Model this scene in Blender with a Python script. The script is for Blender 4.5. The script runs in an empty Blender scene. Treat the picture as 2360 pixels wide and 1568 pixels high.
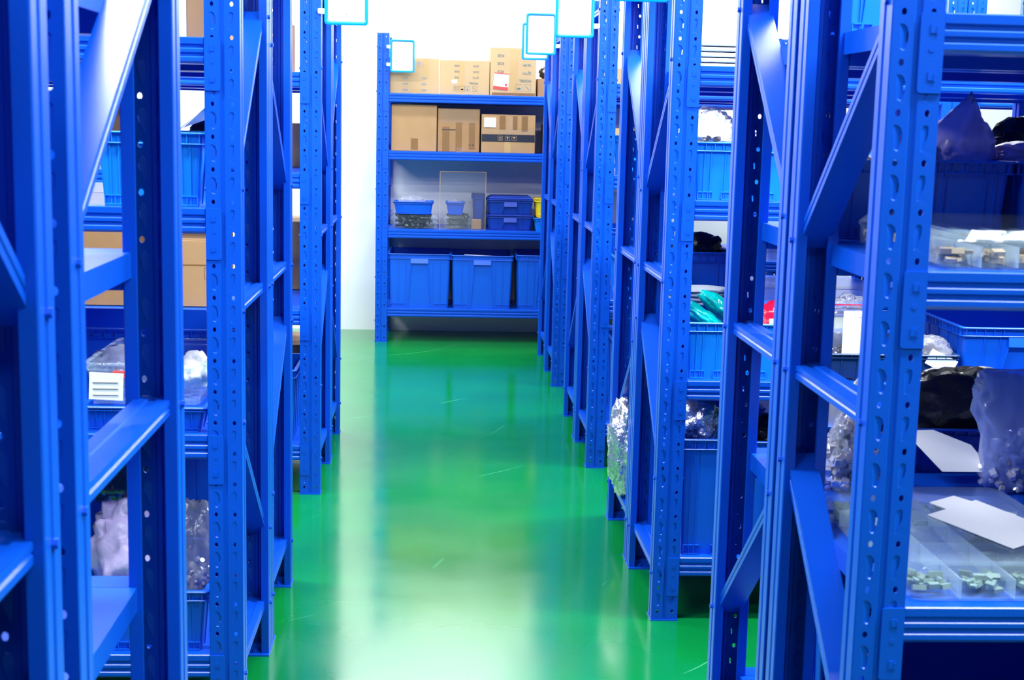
import bpy, bmesh, math, random
from mathutils import Vector, Matrix, noise
random.seed(7)
PI = math.pi
S = bpy.context.scene
COL = S.collection

# ------------------------------------------------------------------ camera
cd = bpy.data.cameras.new('camera'); cam = bpy.data.objects.new('camera', cd); COL.objects.link(cam)
cd.sensor_width = 36; cd.lens = 3240.63 / 2360 * 36; cd.clip_start = .05; cd.clip_end = 60
def set_cam(pi_=.1525, ya=.0551, ro=.0232):
    F = Vector((math.sin(ya)*math.cos(pi_), math.cos(ya)*math.cos(pi_), -math.sin(pi_)))
    R = Vector((math.cos(ya), -math.sin(ya), 0)); U = R.cross(F)
    R2 = R*math.cos(ro)+U*math.sin(ro); U2 = -R*math.sin(ro)+U*math.cos(ro)
    M = Matrix((R2, U2, -F)).transposed().to_4x4(); M.translation = (0, 0, 1.5)
    cam.matrix_world = M
set_cam()
cd.dof.use_dof = True; cd.dof.focus_distance = 5.2; cd.dof.aperture_fstop = 11
S.camera = cam
S.view_settings.view_transform = 'Standard'; S.view_settings.look = 'None'
S.view_settings.gamma = 1; S.view_settings.use_curve_mapping = False
S.view_settings.exposure = 0.45
S.cycles.transparent_max_bounces = 32

# ------------------------------------------------------------------ world, ceiling lamps and added wall wash
W = bpy.data.worlds.new('world'); S.world = W; W.use_nodes = True
W.node_tree.nodes['Background'].inputs[0].default_value = (.85, .92, 1, 1)
W.node_tree.nodes['Background'].inputs[1].default_value = .3
def lamp(x, y, z, sx, sy, power, rot=(0, 0, 0), color=(.93, .97, 1)):
    l = bpy.data.lights.new('ceiling_lamp_or_added_wash', 'AREA'); l.shape = 'RECTANGLE'; l.size = sx; l.size_y = sy
    l.energy = power; l.color = color
    o = bpy.data.objects.new('ceiling_lamp_or_added_wash', l); COL.objects.link(o); o.location = (x, y, z); o.rotation_euler = rot
    return o
CEIL = 3.3
LP = 1.15
for (x, y, p) in [(-1.9, .9, 45), (-1.7, 2.75, 100), (-1.7, 4.95, 100), (-1.9, 7.6, 60), (1.3, -.3, 55), (1.9, 1.75, 130), (1.9, 3.72, 130), (1.9, 5.7, 110), (1.9, 7.6, 55)]:
    lamp(x, y, CEIL-.06, 2.4, .25, p*LP)
for (x, y, p) in [(.1, 3.1, 9), (.1, 4.6, 14), (.1, 6.4, 16), (.1, 8.0, 10)]:
    lamp(x, y, CEIL-.06, .25, 1.3, p*LP)
lamp(-.6, 8.95, CEIL-.06, 1.8, .2, 32*LP); lamp(1.6, 8.95, CEIL-.06, 2.2, .2, 30*LP)

for x in (-2.2, .2, 2.6):
    lamp(x, 9.78, CEIL-.06, 2.2, .12, 42*LP)  # added wash lights, no real lamps: brighten upper wall for its floor reflection
# ------------------------------------------------------------------ materials
def mat(name, col, rough=.5, metal=0, alpha=1, spec=.5, coat=0, trans=0, noise_amt=0, noise_scale=20, bump=0, bump_scale=60, stretch=None):
    m = bpy.data.materials.new(name); m.use_nodes = True
    nt = m.node_tree; b = nt.nodes['Principled BSDF']
    b.inputs['Base Color'].default_value = (*col, 1); b.inputs['Roughness'].default_value = rough
    b.inputs['Metallic'].default_value = metal; b.inputs['Alpha'].default_value = alpha
    b.inputs['Specular IOR Level'].default_value = spec; b.inputs['Coat Weight'].default_value = coat
    b.inputs['Coat Roughness'].default_value = .12
    b.inputs['Transmission Weight'].default_value = trans
    tc = nt.nodes.new('ShaderNodeTexCoord')
    src = tc.outputs['Object']
    if stretch:
        mp = nt.nodes.new('ShaderNodeMapping'); mp.inputs['Scale'].default_value = stretch
        nt.links.new(src, mp.inputs[0]); src = mp.outputs[0]
    if noise_amt:
        n = nt.nodes.new('ShaderNodeTexNoise'); n.inputs['Scale'].default_value = noise_scale; n.inputs['Detail'].default_value = 5
        r = nt.nodes.new('ShaderNodeMapRange'); r.inputs[3].default_value = 1-noise_amt; r.inputs[4].default_value = 1+noise_amt
        v = nt.nodes.new('ShaderNodeHueSaturation'); v.inputs['Color'].default_value = (*col, 1)
        nt.links.new(src, n.inputs['Vector']); nt.links.new(n.outputs[0], r.inputs[0]); nt.links.new(r.outputs[0], v.inputs['Value'])
        nt.links.new(v.outputs[0], b.inputs['Base Color'])
    if bump:
        n2 = nt.nodes.new('ShaderNodeTexNoise'); n2.inputs['Scale'].default_value = bump_scale; n2.inputs['Detail'].default_value = 3
        bp = nt.nodes.new('ShaderNodeBump'); bp.inputs['Strength'].default_value = bump; bp.inputs['Distance'].default_value = .01
        nt.links.new(src, n2.inputs['Vector']); nt.links.new(n2.outputs[0], bp.inputs['Height']); nt.links.new(bp.outputs[0], b.inputs['Normal'])
    return m
M = {}
M['rack'] = mat('blue_rack_paint', (.0015, .078, .60), .3, spec=.4, noise_amt=.06, noise_scale=8, bump=.02, bump_scale=260)
M['bin'] = mat('blue_bin_plastic', (.001, .10, .68), .38, noise_amt=.05, noise_scale=6)
M['binc'] = mat('light_blue_bin_plastic', (.0015, .21, .76), .38, noise_amt=.05, noise_scale=6)
M['bind'] = mat('dark_blue_bin_plastic', (.002, .04, .36), .4, noise_amt=.05)
M['grey'] = mat('dark_tray_plastic', (.01, .04, .15), .4)
M['kraft'] = mat('kraft_cardboard', (.36, .205, .09), .75, noise_amt=.10, noise_scale=14)
M['kraftl'] = mat('light_kraft_cardboard', (.45, .30, .145), .7, noise_amt=.07, noise_scale=10)
M['kraftd'] = mat('brown_cardboard', (.30, .16, .065), .75, noise_amt=.14, noise_scale=10)
M['tape'] = mat('brown_packing_tape', (.20, .10, .03), .35, noise_amt=.1)
M['tapel'] = mat('yellowish_packing_tape', (.44, .28, .11), .4)
M['tapeb'] = mat('black_tape', (.02, .022, .03), .3)
M['cleartape'] = mat('clear_tape', (.6, .55, .5), .12, alpha=.09, bump=.6, bump_scale=40)
M['white'] = mat('white_paper', (.86, .88, .9), .6)
M['print'] = mat('grey_print_ink', (.04, .14, .18), .6)
M['printb'] = mat('blue_print_ink', (.12, .26, .48), .6)
M['printk'] = mat('black_print_ink', (.03, .03, .04), .6)
M['faint'] = mat('faint_grey_ink', (.12, .12, .14), .6)
M['red'] = mat('red_label_ink', (.75, .05, .04), .5)
M['cyan'] = mat('cyan_sign_frame_plastic', (.0, .27, .62), .25)
M['clip'] = mat('white_clip_plastic', (.85, .86, .88), .4)
M['film'] = mat('clear_bag_film', (.78, .82, .92), .16, alpha=.42, bump=.8, bump_scale=22)
M['filmb'] = mat('bluish_bag_film', (.35, .42, .85), .2, alpha=.6, bump=.6, bump_scale=22)
M['filmp'] = mat('lilac_bag_film', (.42, .36, .75), .25, alpha=.72, bump=.6, bump_scale=20)
M['filmg'] = mat('grey_bag_film', (.42, .45, .55), .22, alpha=.7, bump=.7, bump_scale=20)
M['clear'] = mat('clear_tray_plastic', (.62, .78, .84), .08, alpha=.32, bump=.15, bump_scale=30)
def clear_mat(name, body, base, edge, rough=.1, tint=(1, 1, 1), bump=.6, bump_scale=25, ior=1.45):
    # see-through film: clear face on, milky and shiny where seen edge on or creased
    m = bpy.data.materials.new(name); m.use_nodes = True; nt = m.node_tree; b = nt.nodes['Principled BSDF']; L = nt.links.new; N = nt.nodes.new
    b.inputs['Base Color'].default_value = (*body, 1); b.inputs['Roughness'].default_value = rough
    tr = N('ShaderNodeBsdfTransparent'); tr.inputs[0].default_value = (*tint, 1)
    tc = N('ShaderNodeTexCoord'); n2 = N('ShaderNodeTexNoise'); n2.inputs['Scale'].default_value = bump_scale; n2.inputs['Detail'].default_value = 4
    bp = N('ShaderNodeBump'); bp.inputs['Strength'].default_value = bump; bp.inputs['Distance'].default_value = .012
    L(tc.outputs['Object'], n2.inputs['Vector']); L(n2.outputs[0], bp.inputs['Height']); L(bp.outputs[0], b.inputs['Normal'])
    lw = N('ShaderNodeLayerWeight'); lw.inputs[0].default_value = .35; L(bp.outputs[0], lw.inputs['Normal'])
    r = N('ShaderNodeMapRange'); r.inputs[3].default_value = base; r.inputs[4].default_value = edge; L(lw.outputs['Facing'], r.inputs[0])
    mx = N('ShaderNodeMixShader'); L(r.outputs[0], mx.inputs[0]); L(tr.outputs[0], mx.inputs[1]); L(b.outputs[0], mx.inputs[2])
    gl = N('ShaderNodeBsdfGlossy'); gl.inputs['Roughness'].default_value = rough; L(bp.outputs[0], gl.inputs['Normal'])
    fr = N('ShaderNodeFresnel'); fr.inputs[0].default_value = ior; L(bp.outputs[0], fr.inputs['Normal'])
    m2 = N('ShaderNodeMixShader'); ge = N('ShaderNodeNewGeometry'); iv = N('ShaderNodeMath'); iv.operation = 'SUBTRACT'; iv.inputs[0].default_value = 1; L(ge.outputs['Backfacing'], iv.inputs[1])
    fm = N('ShaderNodeMath'); fm.operation = 'MULTIPLY'; L(fr.outputs[0], fm.inputs[0]); L(iv.outputs[0], fm.inputs[1]); L(fm.outputs[0], m2.inputs[0]); L(mx.outputs[0], m2.inputs[1]); L(gl.outputs[0], m2.inputs[2])
    L(m2.outputs[0], nt.nodes['Material Output'].inputs['Surface'])
    return m
M['film'] = clear_mat('clear_bag_film', (.8, .82, .9), .10, .75, .14, bump=1, bump_scale=18)
M['filmb'] = clear_mat('bluish_bag_film', (.42, .55, 1), .5, .9, .2, (.8, .85, 1), bump=.8, bump_scale=14)
M['filmp'] = clear_mat('lilac_bag_film', (.72, .62, 1), .75, .95, .3, (.8, .78, 1), bump=.7, bump_scale=14)
M['filmg'] = clear_mat('grey_bag_film', (.35, .38, .5), .35, .9, .2, (.85, .88, 1), bump=.9, bump_scale=14)
M['clear'] = clear_mat('clear_tray_plastic', (.5, .68, .8), .02, .16, .06, (.96, .99, 1), bump=.12, bump_scale=30, ior=1.22)
M['div'] = clear_mat('clear_divider_plastic', (.65, .8, .88), .3, .6, .1, bump=.1)
M['pane'] = mat('clear_acrylic', (.3, .33, .36), .08, alpha=.09)
M['amber'] = mat('amber_acrylic_edge', (.65, .35, .08), .25)
M['steel'] = mat('shiny_steel_parts', (.85, .83, .86), .25, metal=.6)
M['steeld'] = mat('dark_steel_parts', (.18, .17, .18), .3, metal=.9)
M['brass'] = mat('small_brown_parts', (.42, .32, .22), .4, metal=.3, noise_amt=.4)
M['greyparts'] = mat('grey_green_parts', (.22, .30, .28), .4, noise_amt=.5, noise_scale=40)
M['black'] = mat('black_bag_film', (.012, .012, .014), .22, bump=.8, bump_scale=18)
M['foil'] = mat('silver_foil', (.85, .87, .92), .22, metal=.85, bump=1, bump_scale=55)
M['foild'] = mat('dark_silver_foil', (.22, .2, .2), .2, metal=.8, bump=.8, bump_scale=25)
M['cloth'] = mat('white_folded_wrap', (.62, .70, .74), .5, bump=.9, bump_scale=14, stretch=(1, 1, 6))
M['teal'] = mat('teal_bag_film', (.0, .55, .50), .15, bump=.4, bump_scale=12)
M['redbag'] = mat('red_bag_film', (.75, .01, .06), .2, bump=.5, bump_scale=14)
M['pink'] = mat('magenta_film', (.6, .01, .35), .3)
M['yellow'] = mat('yellow_plastic', (.95, .70, .02), .35)
M['wall'] = mat('white_wall_paint', (.88, .89, .9), .75, bump=.05, bump_scale=30)
M['ceil'] = mat('ceiling_paint', (.12, .13, .15), .9)
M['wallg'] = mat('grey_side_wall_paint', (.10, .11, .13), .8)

def floor_mat():
    m = bpy.data.materials.new('green_epoxy_floor'); m.use_nodes = True; nt = m.node_tree; b = nt.nodes['Principled BSDF']
    L = nt.links.new; N = nt.nodes.new
    tc = N('ShaderNodeTexCoord')
    n = N('ShaderNodeTexNoise'); n.inputs['Scale'].default_value = 1.6; n.inputs['Detail'].default_value = 6; L(tc.outputs['Object'], n.inputs[0])
    cr = N('ShaderNodeValToRGB'); cr.color_ramp.elements[0].position = .3; cr.color_ramp.elements[1].position = .7
    cr.color_ramp.elements[0].color = (.001, .165, .032, 1); cr.color_ramp.elements[1].color = (.002, .22, .034, 1)
    L(n.outputs[0], cr.inputs[0])
    # fine scratches: thin curved lines where a warped wave peaks
    mp = N('ShaderNodeMapping'); mp.inputs['Rotation'].default_value = (0, 0, .7); L(tc.outputs['Object'], mp.inputs[0])
    wv = N('ShaderNodeTexWave'); wv.inputs['Scale'].default_value = .55; wv.inputs['Distortion'].default_value = 9; wv.inputs['Detail'].default_value = 2; wv.inputs['Detail Scale'].default_value = .8
    L(mp.outputs[0], wv.inputs[0])
    r1 = N('ShaderNodeMapRange'); r1.inputs[1].default_value = .9996; r1.inputs[2].default_value = 1.0; L(wv.outputs[1], r1.inputs[0])
    n3 = N('ShaderNodeTexNoise'); n3.inputs['Scale'].default_value = 2.3; L(tc.outputs['Object'], n3.inputs[0])
    r3 = N('ShaderNodeMapRange'); r3.inputs[1].default_value = .55; r3.inputs[2].default_value = .65; L(n3.outputs[0], r3.inputs[0])
    mu = N('ShaderNodeMath'); mu.operation = 'MULTIPLY'; L(r1.outputs[0], mu.inputs[0]); L(r3.outputs[0], mu.inputs[1])
    mx = N('ShaderNodeMixRGB'); L(mu.outputs[0], mx.inputs[0]); L(cr.outputs[0], mx.inputs[1]); mx.inputs[2].default_value = (.06, .38, .17, 1)
    L(mx.outputs[0], b.inputs['Base Color'])
    n4 = N('ShaderNodeTexNoise'); n4.inputs['Scale'].default_value = 3.5; n4.inputs['Detail'].default_value = 4; L(tc.outputs['Object'], n4.inputs[0])
    r4 = N('ShaderNodeMapRange'); r4.inputs[3].default_value = .07; r4.inputs[4].default_value = .22; L(n4.outputs[0], r4.inputs[0])
    L(r4.outputs[0], b.inputs['Roughness']); b.inputs['Specular IOR Level'].default_value = .75
    n5 = N('ShaderNodeTexNoise'); n5.inputs['Scale'].default_value = 7; L(tc.outputs['Object'], n5.inputs[0])
    bp = N('ShaderNodeBump'); bp.inputs['Strength'].default_value = .015; bp.inputs['Distance'].default_value = .02
    L(n5.outputs[0], bp.inputs['Height']); L(bp.outputs[0], b.inputs['Normal'])
    return m
M['floor'] = floor_mat()

# ------------------------------------------------------------------ mesh helpers
class MB:
    def __init__(s): s.b = bmesh.new()
    def box(s, x0, x1, y0, y1, z0, z1, mtx=None):
        vs = [s.b.verts.new(((x0, x1)[i & 1], (y0, y1)[i >> 1 & 1], (z0, z1)[i >> 2])) for i in range(8)]
        for f in ((0, 2, 3, 1), (4, 5, 7, 6), (0, 1, 5, 4), (2, 6, 7, 3), (0, 4, 6, 2), (1, 3, 7, 5)):
            s.b.faces.new([vs[i] for i in f])
        if mtx is not None:
            for v in vs: v.co = mtx @ v.co
        return vs
    def poly(s, pts): return s.b.faces.new([s.b.verts.new(p) for p in pts])
    def loft(s, loops, closed=True, cap0=False, cap1=False):
        R = [[s.b.verts.new(p) for p in lp] for lp in loops]
        n = len(R[0])
        for a, c in zip(R, R[1:]):
            for i in range(n if closed else n-1):
                j = (i+1) % n
                s.b.faces.new((a[i], a[j], c[j], c[i]))
        if cap0: s.b.faces.new(R[0][::-1])
        if cap1: s.b.faces.new(R[-1])
        return R
    def cyl(s, p, r, h, ax='z', n=10):
        def q(a, t):
            u, v = r*math.cos(a), r*math.sin(a)
            return {'z': (p[0]+u, p[1]+v, p[2]+t), 'x': (p[0]+t, p[1]+u, p[2]+v), 'y': (p[0]+u, p[1]+t, p[2]+v)}[ax]
        s.loft([[q(2*PI*i/n, 0) for i in range(n)], [q(2*PI*i/n, h) for i in range(n)]], cap0=True, cap1=True)
    def mesh(s, name, m, bevel=0, smooth=False):
        bmesh.ops.recalc_face_normals(s.b, faces=s.b.faces)
        if bevel: bmesh.ops.bevel(s.b, geom=s.b.edges[:], offset=bevel, segments=1, affect='EDGES')
        me = bpy.data.meshes.new(name); s.b.to_mesh(me); s.b.free()
        me.materials.append(m)
        if smooth:
            for p in me.polygons: p.use_smooth = True
        return me
    def build(s, name, m, parent=None, bevel=0, smooth=False, loc=(0, 0, 0)):
        return link(name, s.mesh(name, m, bevel, smooth), parent, loc)
def link(name, me, parent=None, loc=(0, 0, 0), rz=0):
    o = bpy.data.objects.new(name, me); COL.objects.link(o); o.location = loc; o.rotation_euler.z = rz
    if parent is not None: o.parent = parent
    return o
def thing(name, label, cat, loc, group=None, rz=0, tilt=None):
    o = bpy.data.objects.new(name, None); COL.objects.link(o); o.empty_display_size = .05
    o.location = loc; o.rotation_euler.z = rz
    if tilt: o.rotation_euler.x = tilt[0]; o.rotation_euler.y = tilt[1]
    o['label'] = label; o['category'] = cat
    if group: o['group'] = group
    return o
def text(s, size, m, parent, loc, rot=(PI/2, 0, 0), name='printed_text', align='CENTER', depth=.0002):
    cu = bpy.data.curves.new('t', 'FONT'); cu.body = s; cu.size = size; cu.align_x = align; cu.align_y = 'CENTER'; cu.extrude = depth
    t = bpy.data.objects.new('t', cu); COL.objects.link(t)
    bpy.context.view_layer.update()
    me = bpy.data.meshes.new_from_object(t.evaluated_get(bpy.context.evaluated_depsgraph_get()))
    bpy.data.objects.remove(t); me.materials.clear(); me.materials.append(m)
    o = link(name, me, parent, loc); o.rotation_euler = rot
    return o

# ------------------------------------------------------------------ setting
def struct(name, mb, m):
    o = mb.build(name, m); o['kind'] = 'structure'; return o
b = MB(); b.box(-6, 6, -4, 10.35, -.1, 0); struct('floor', b, M['floor'])
b = MB(); b.box(-6, 6, 10.143, 10.4, 0, CEIL); struct('wall_back', b, M['wall'])
b = MB(); b.box(-6.15, -6, -4, 10.4, 0, CEIL); struct('wall_left', b, M['wallg'])
b = MB(); b.box(6, 6.15, -4, 10.4, 0, CEIL); struct('wall_right', b, M['wallg'])
b = MB(); b.box(-6, 6, -4.15, -4, 0, CEIL); struct('wall_front', b, M['wallg'])
b = MB(); b.box(-6, 6, -4, 10.4, CEIL, CEIL+.1); struct('ceiling', b, M['ceil'])

# ------------------------------------------------------------------ rack pieces
RH = 2.08
def upright_mesh():
    s = MB(); p = .075; n = int(RH/p); H0 = .02
    def ring(outer, inner, skip=()):
        k = len(outer)
        for i in range(k):
            if i in skip: continue
            j = (i+1) % k; s.poly([outer[i], outer[j], inner[j], inner[i]])
    for sg in (-1, 1):
        cx = .0225*sg; hw = .0165
        def P(x, z, y=0): return (cx + x, y, z)
        for k in range(n+1):
            z0 = H0 + k*p
            # hole cell
            zt = min(z0+.02, RH)
            zc = z0+.01; rx, rz = .0042, .0056
            out = [P(-hw, z0), P(0, z0), P(hw, z0), P(hw, zc), P(hw, zt), P(0, zt), P(-hw, zt), P(-hw, zc)]
            inn = [P(rx*math.cos(a), zc+rz*math.sin(a)) for a in [PI*1.25, PI*1.5, PI*1.75, 0, PI*.25, PI*.5, PI*.75, PI]]
            ring(out, inn)
            if z0+p > RH: 
                if RH > zt: s.poly([P(-hw, zt), P(hw, zt), P(hw, RH), P(-hw, RH)])
                break
            zc = z0+.0475; h = .0275
            q = .001
            m_ = 1
            per = [(-hw, -h), (-.006, -h), (.006, -h), (hw, -h), (hw, -.009), (hw, .009), (hw, h), (.006, h), (-.006, h), (-hw, h), (-hw, .009), (-hw, -.009)]
            sh = [(-3, -18), (0, -20), (3, -20.5), (5, -19), (8, -8), (9, 6), (6.5, 15), (1, 19.5), (-5, 20), (-7, 17), (-5, 6), (-4, -8)]
            if sg > 0: sh = [(-8, -19), (-7, -20.5), (-5.5, -20), (-4, -16), (1, -4), (4, 8), (4, 17), (0, 20), (-5, 19), (-9, 13), (-9, 3), (-8.5, -8)]
            out = [P(a*m_, zc+c) for a, c in per]
            mid = [P(a*q*m_, zc+c*q) for a, c in sh]
            inn = [P((-1.5+(a+1.5)*.8)*q*m_, zc+c*.9*q, .0004+.0030*max(0, (a+7)/16)) for a, c in sh]
            ring(out, mid); ring(mid, inn, skip=(4,)); s.poly(inn)
        s.poly([P(-hw, 0), P(hw, 0), P(hw, H0), P(-hw, H0)])
    # plain strips: central groove, web edges, flanges and lips
    o, g = .0225-.0165, .004
    prof_mid = [(-o, 0), (-.003, g), (.003, g), (o, 0)]
    s.loft([[(x, y, 0) for x, y in prof_mid], [(x, y, RH) for x, y in prof_mid]], closed=False)
    for sg in (-1, 1):
        pr = [(.039, 0), (.040, .0015), (.040, .026), (.0372, .029), (.0372, .037), (.040, .040), (.040, .0585), (.0385, .06), (.0205, .06), (.0205, .052)]
        s.loft([[(sg*x, y, 0) for x, y in pr], [(sg*x, y, RH) for x, y in pr]], closed=False)
    bmesh.ops.remove_doubles(s.b, verts=s.b.verts[:], dist=.0002)
    me = s.mesh('upright', M['rack'])
    o = bpy.data.objects.new('tmp', me); COL.objects.link(o)
    md = o.modifiers.new('s', 'SOLIDIFY'); md.thickness = .0016; md.offset = 0
    bpy.context.view_layer.update()
    me2 = bpy.data.meshes.new_from_object(o.evaluated_get(bpy.context.evaluated_depsgraph_get()))
    bpy.data.objects.remove(o); me2.name = 'upright'
    return me2
UP = upright_mesh()
def foot_mesh():
    s = MB(); s.box(-.043, .043, -.004, .075, 0, .004); s.box(-.036, .036, .006, .03, .004, .02)
    s.cyl((0, .05, .004), .007, .008, n=6); return s.mesh('foot_plate', M['rack'])
FOOT = foot_mesh()
_c = {}
def beam_mesh(L):
    k = ('b', round(L, 3))
    if k not in _c:
        s = MB(); pr = [(0, 0), (.058, 0), (.058, -.018), (.056, -.06), (0, -.06)]
        fr = [(-.058, .004), (-.054, .0005), (-.046, .0005), (-.042, .005), (-.038, .005), (-.034, .0005), (-.027, .0005), (-.023, .005), (-.019, .005), (-.015, .0005), (-.002, .0005)]
        loop = [(y, z) for z, y in [(0, .002)] and []]
        pts = [(y, z) for z, y in fr] + [(.003, 0), (.058, 0), (.058, -.06), (.006, -.06)]
        s.loft([[(-L/2, y, z) for y, z in pts], [(L/2, y, z) for y, z in pts]], cap0=True, cap1=True)
        _c[k] = s.mesh('beam', M['rack'])
    return _c[k]
def plate_mesh():
    # connector plate lying on the upright's web; outer edge rounded; x from -0.037 (outer) to 0
    s = MB(); r = .006
    pts = [(0, 0), (-.031+.0, 0)]
    arc = []
    for i in range(5):
        a = PI/2+i*PI/8; arc.append((-.031+r*math.cos(a)+0, -r+r*math.sin(a)))
    for i in range(5):
        a = PI+i*PI/8; arc.append((-.031+r*math.cos(a), -.12+r+r*math.sin(a)))
    loop = [(0, 0)] + arc + [(0, -.12)]
    s.loft([[(x, -.0045, z) for x, z in loop], [(x, -.001, z) for x, z in loop]], cap0=True, cap1=True)
    for z in (-.022, -.092):
        s.box(-.022, -.013, -.0056, -.0044, z-.009, z+.004)
        s.box(-.013, -.011, -.0062, -.0044, z-.011, z+.001)
    s.cyl((-.018, -.0052, -.055), .0045, .001, 'y', 8)
    return s.mesh('connector', M['rack'])
PLATE = plate_mesh()
def plate_mesh_m():
    me = PLATE.copy()
    for v in me.vertices: v.co.x = -v.co.x
    me.flip_normals(); return me
PLATE_M = plate_mesh_m()
def deck_mesh(L, d):
    k = ('d', round(L, 3), round(d, 3))
    if k not in _c:
        s = MB(); s.box(-L/2, L/2, -d/2, d/2, -.004, 0)
        s.box(-L/2, -L/2+.004, -d/2, d/2, -.04, -.004); s.box(L/2-.004, L/2, -d/2, d/2, -.04, -.004)
        n = 4
        for i in range(1, n):
            x = -L/2+L*i/n; s.box(x-.02, x+.02, -d/2, d/2, -.028, -.004)
        _c[k] = s.mesh('shelf_panel', M['rack'])
    return _c[k]
def brace_mesh(a, c):
    # a, c: (y, z) ends, channel width along x
    k = ('r',) + tuple(round(t, 3) for t in a+c)
    if k not in _c:
        s = MB(); dy, dz = c[0]-a[0], c[1]-a[1]; L = math.hypot(dy, dz); t = .0125; w = .0285
        ang = math.atan2(dz, dy)
        pr = [(-w, -t), (w, -t), (w, -.003), (w-.003, 0), (w, .003), (w, t), (.008, t), (.006, t-.003), (-.006, t-.003), (-.008, t), (-w, t), (-w, .003), (-w+.003, 0), (-w, -.003)]
        def T(x, u, v): return (x, a[0]+u*math.cos(ang)-v*math.sin(ang), a[1]+u*math.sin(ang)+v*math.cos(ang))
        s.loft([[T(x, 0, v) for x, v in pr], [T(x, L, v) for x, v in pr]], cap0=True, cap1=True)
        for u in (.006, L-.006):
            p = T(0, u, 0); s.cyl((-.046, p[1], p[2]), .006, .007, 'x', 6); s.cyl((.039, p[1], p[2]), .006, .007, 'x', 6)
            s.cyl((-.046, p[1], p[2]), .003, .09, 'x', 6)
        _c[k] = s.mesh('brace', M['rack'])
    return _c[k]
LEV = [.20, .75, 1.29, 1.68]
def rack(label, x0, sg, y0, d, kind, L=1.575, levels=LEV, group=None, far_end=True):
    cx, cy = x0+sg*L/2, y0+d/2
    t = thing('shelving_rack', label, 'shelving rack', (cx, cy, 0), group)
    ends = [-sg*(L/2-.04), sg*(L/2-.04)]
    if not far_end: ends = ends[:1]
    for e, ux in enumerate(ends):
        link('upright', UP, t, (ux, -d/2, 0)); link('upright', UP, t, (ux, d/2, 0), PI)
        link('foot_plate', FOOT, t, (ux, -d/2, 0)); link('foot_plate', FOOT, t, (ux, d/2, 0), PI)
        hy = d/2-.022
        link('horizontal_brace', brace_mesh((-hy, .145), (hy, .145)), t, (ux, 0, 0))
        link('horizontal_brace', brace_mesh((-hy, 1.045), (hy, 1.045)), t, (ux, 0, 0))
        link('horizontal_brace', brace_mesh((-hy, 1.99), (hy, 1.99)), t, (ux, 0, 0))
        if kind == 'even':
            link('diagonal_brace', brace_mesh((-hy, 1.70), (hy, 1.29)), t, (ux, 0, 0))
            link('diagonal_brace', brace_mesh((hy, .87), (-hy, .44)), t, (ux, 0, 0))
        else:
            link('diagonal_brace', brace_mesh((hy, 1.77), (-hy, 1.33)), t, (ux, 0, 0))
            link('diagonal_brace', brace_mesh((-hy, .78), (hy, .36)), t, (ux, 0, 0))
    BL = L-.164
    for z in levels:
        for side in (0, 1):
            bo = link('beam', beam_mesh(BL), t, (0, (-d/2+.001) if side == 0 else (d/2-.001), z), 0 if side == 0 else PI)
            for q in (-1, 1):
                # connector laps over the half of the web next to the beam
                link('connector', PLATE if q < 0 else PLATE_M, bo, (q*(BL/2+.002), 0, 0))
        link('shelf_panel', deck_mesh(L-.135, d-.122), t, (0, 0, z))
    return t

XR, XL = .6755, -.4574
R = {}
spec = [('R0', 2.12, .55, 'even', 'nearest blue rack on the right, clear sorting trays on two of its shelves'),
        ('R1', 2.695, .55, 'odd', 'blue rack back to back behind the nearest right one, dark blue bins at eye level'),
        ('R2', 4.115, .575, 'even', 'blue rack right of the aisle holding teal and red bags in crates'),
        ('R3', 4.705, .585, 'odd', 'blue rack right of the aisle, foil wrapped bundle poking out near its foot'),
        ('R4', 6.05, .575, 'even', 'blue rack whose upright carries the large sign with five faint characters'),
        ('R5', 6.64, .585, 'odd', 'blue rack back to back behind the one carrying the five character sign'),
        ('R6', 7.99, .575, 'even', 'blue rack on the right whose upright carries the complete cyan framed sign'),
        ('R7', 8.58, .585, 'odd', 'blue steel rack right of the aisle, last before the back rack')]
for n, y, d, k, lab in spec:
    R[n] = rack(lab, XR, 1, y, d, k, group='right hand shelving racks')
R['R4b'] = rack('blue rack seen at upper right through the nearest shelves, around a white window of wall', XR+1.58, 1, 6.05, .575, 'even', group='right hand shelving racks')
specl = [('L0', .93, .575, 'even', -.405, 'blurred blue steel rack at the left edge of the photo, closest to the viewer'),
         ('L1', 1.575, .685, 'odd', -.405, 'out of focus blue rack on the left with broad shiny diagonal brace, shelves empty'),
         ('L2', 3.31, .575, 'odd', XL, 'blue steel rack left of the aisle with sharp perforated upright and bags in bins'),
         ('L3', 3.895, .585, 'even', XL, 'blue steel rack left of the aisle, back to back behind the sharply focused left one'),
         ('L4', 5.56, .585, 'even', XL, 'blue rack left of the aisle with the cut off white sign on its upright'),
         ('L5', 6.16, .585, 'odd', XL, 'farthest blue steel rack left of the aisle beside the bare white wall')]
for n, y, d, k, x, lab in specl:
    R[n] = rack(lab, x, -1, y, d, k, group='left hand shelving racks')
BL_ = [.235, .775, 1.303, 1.687]
R['B'] = rack('blue steel rack standing across the end of the aisle against the white back wall', -.415, 1, 9.58, .56, 'even', L=2.0, levels=BL_)

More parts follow.
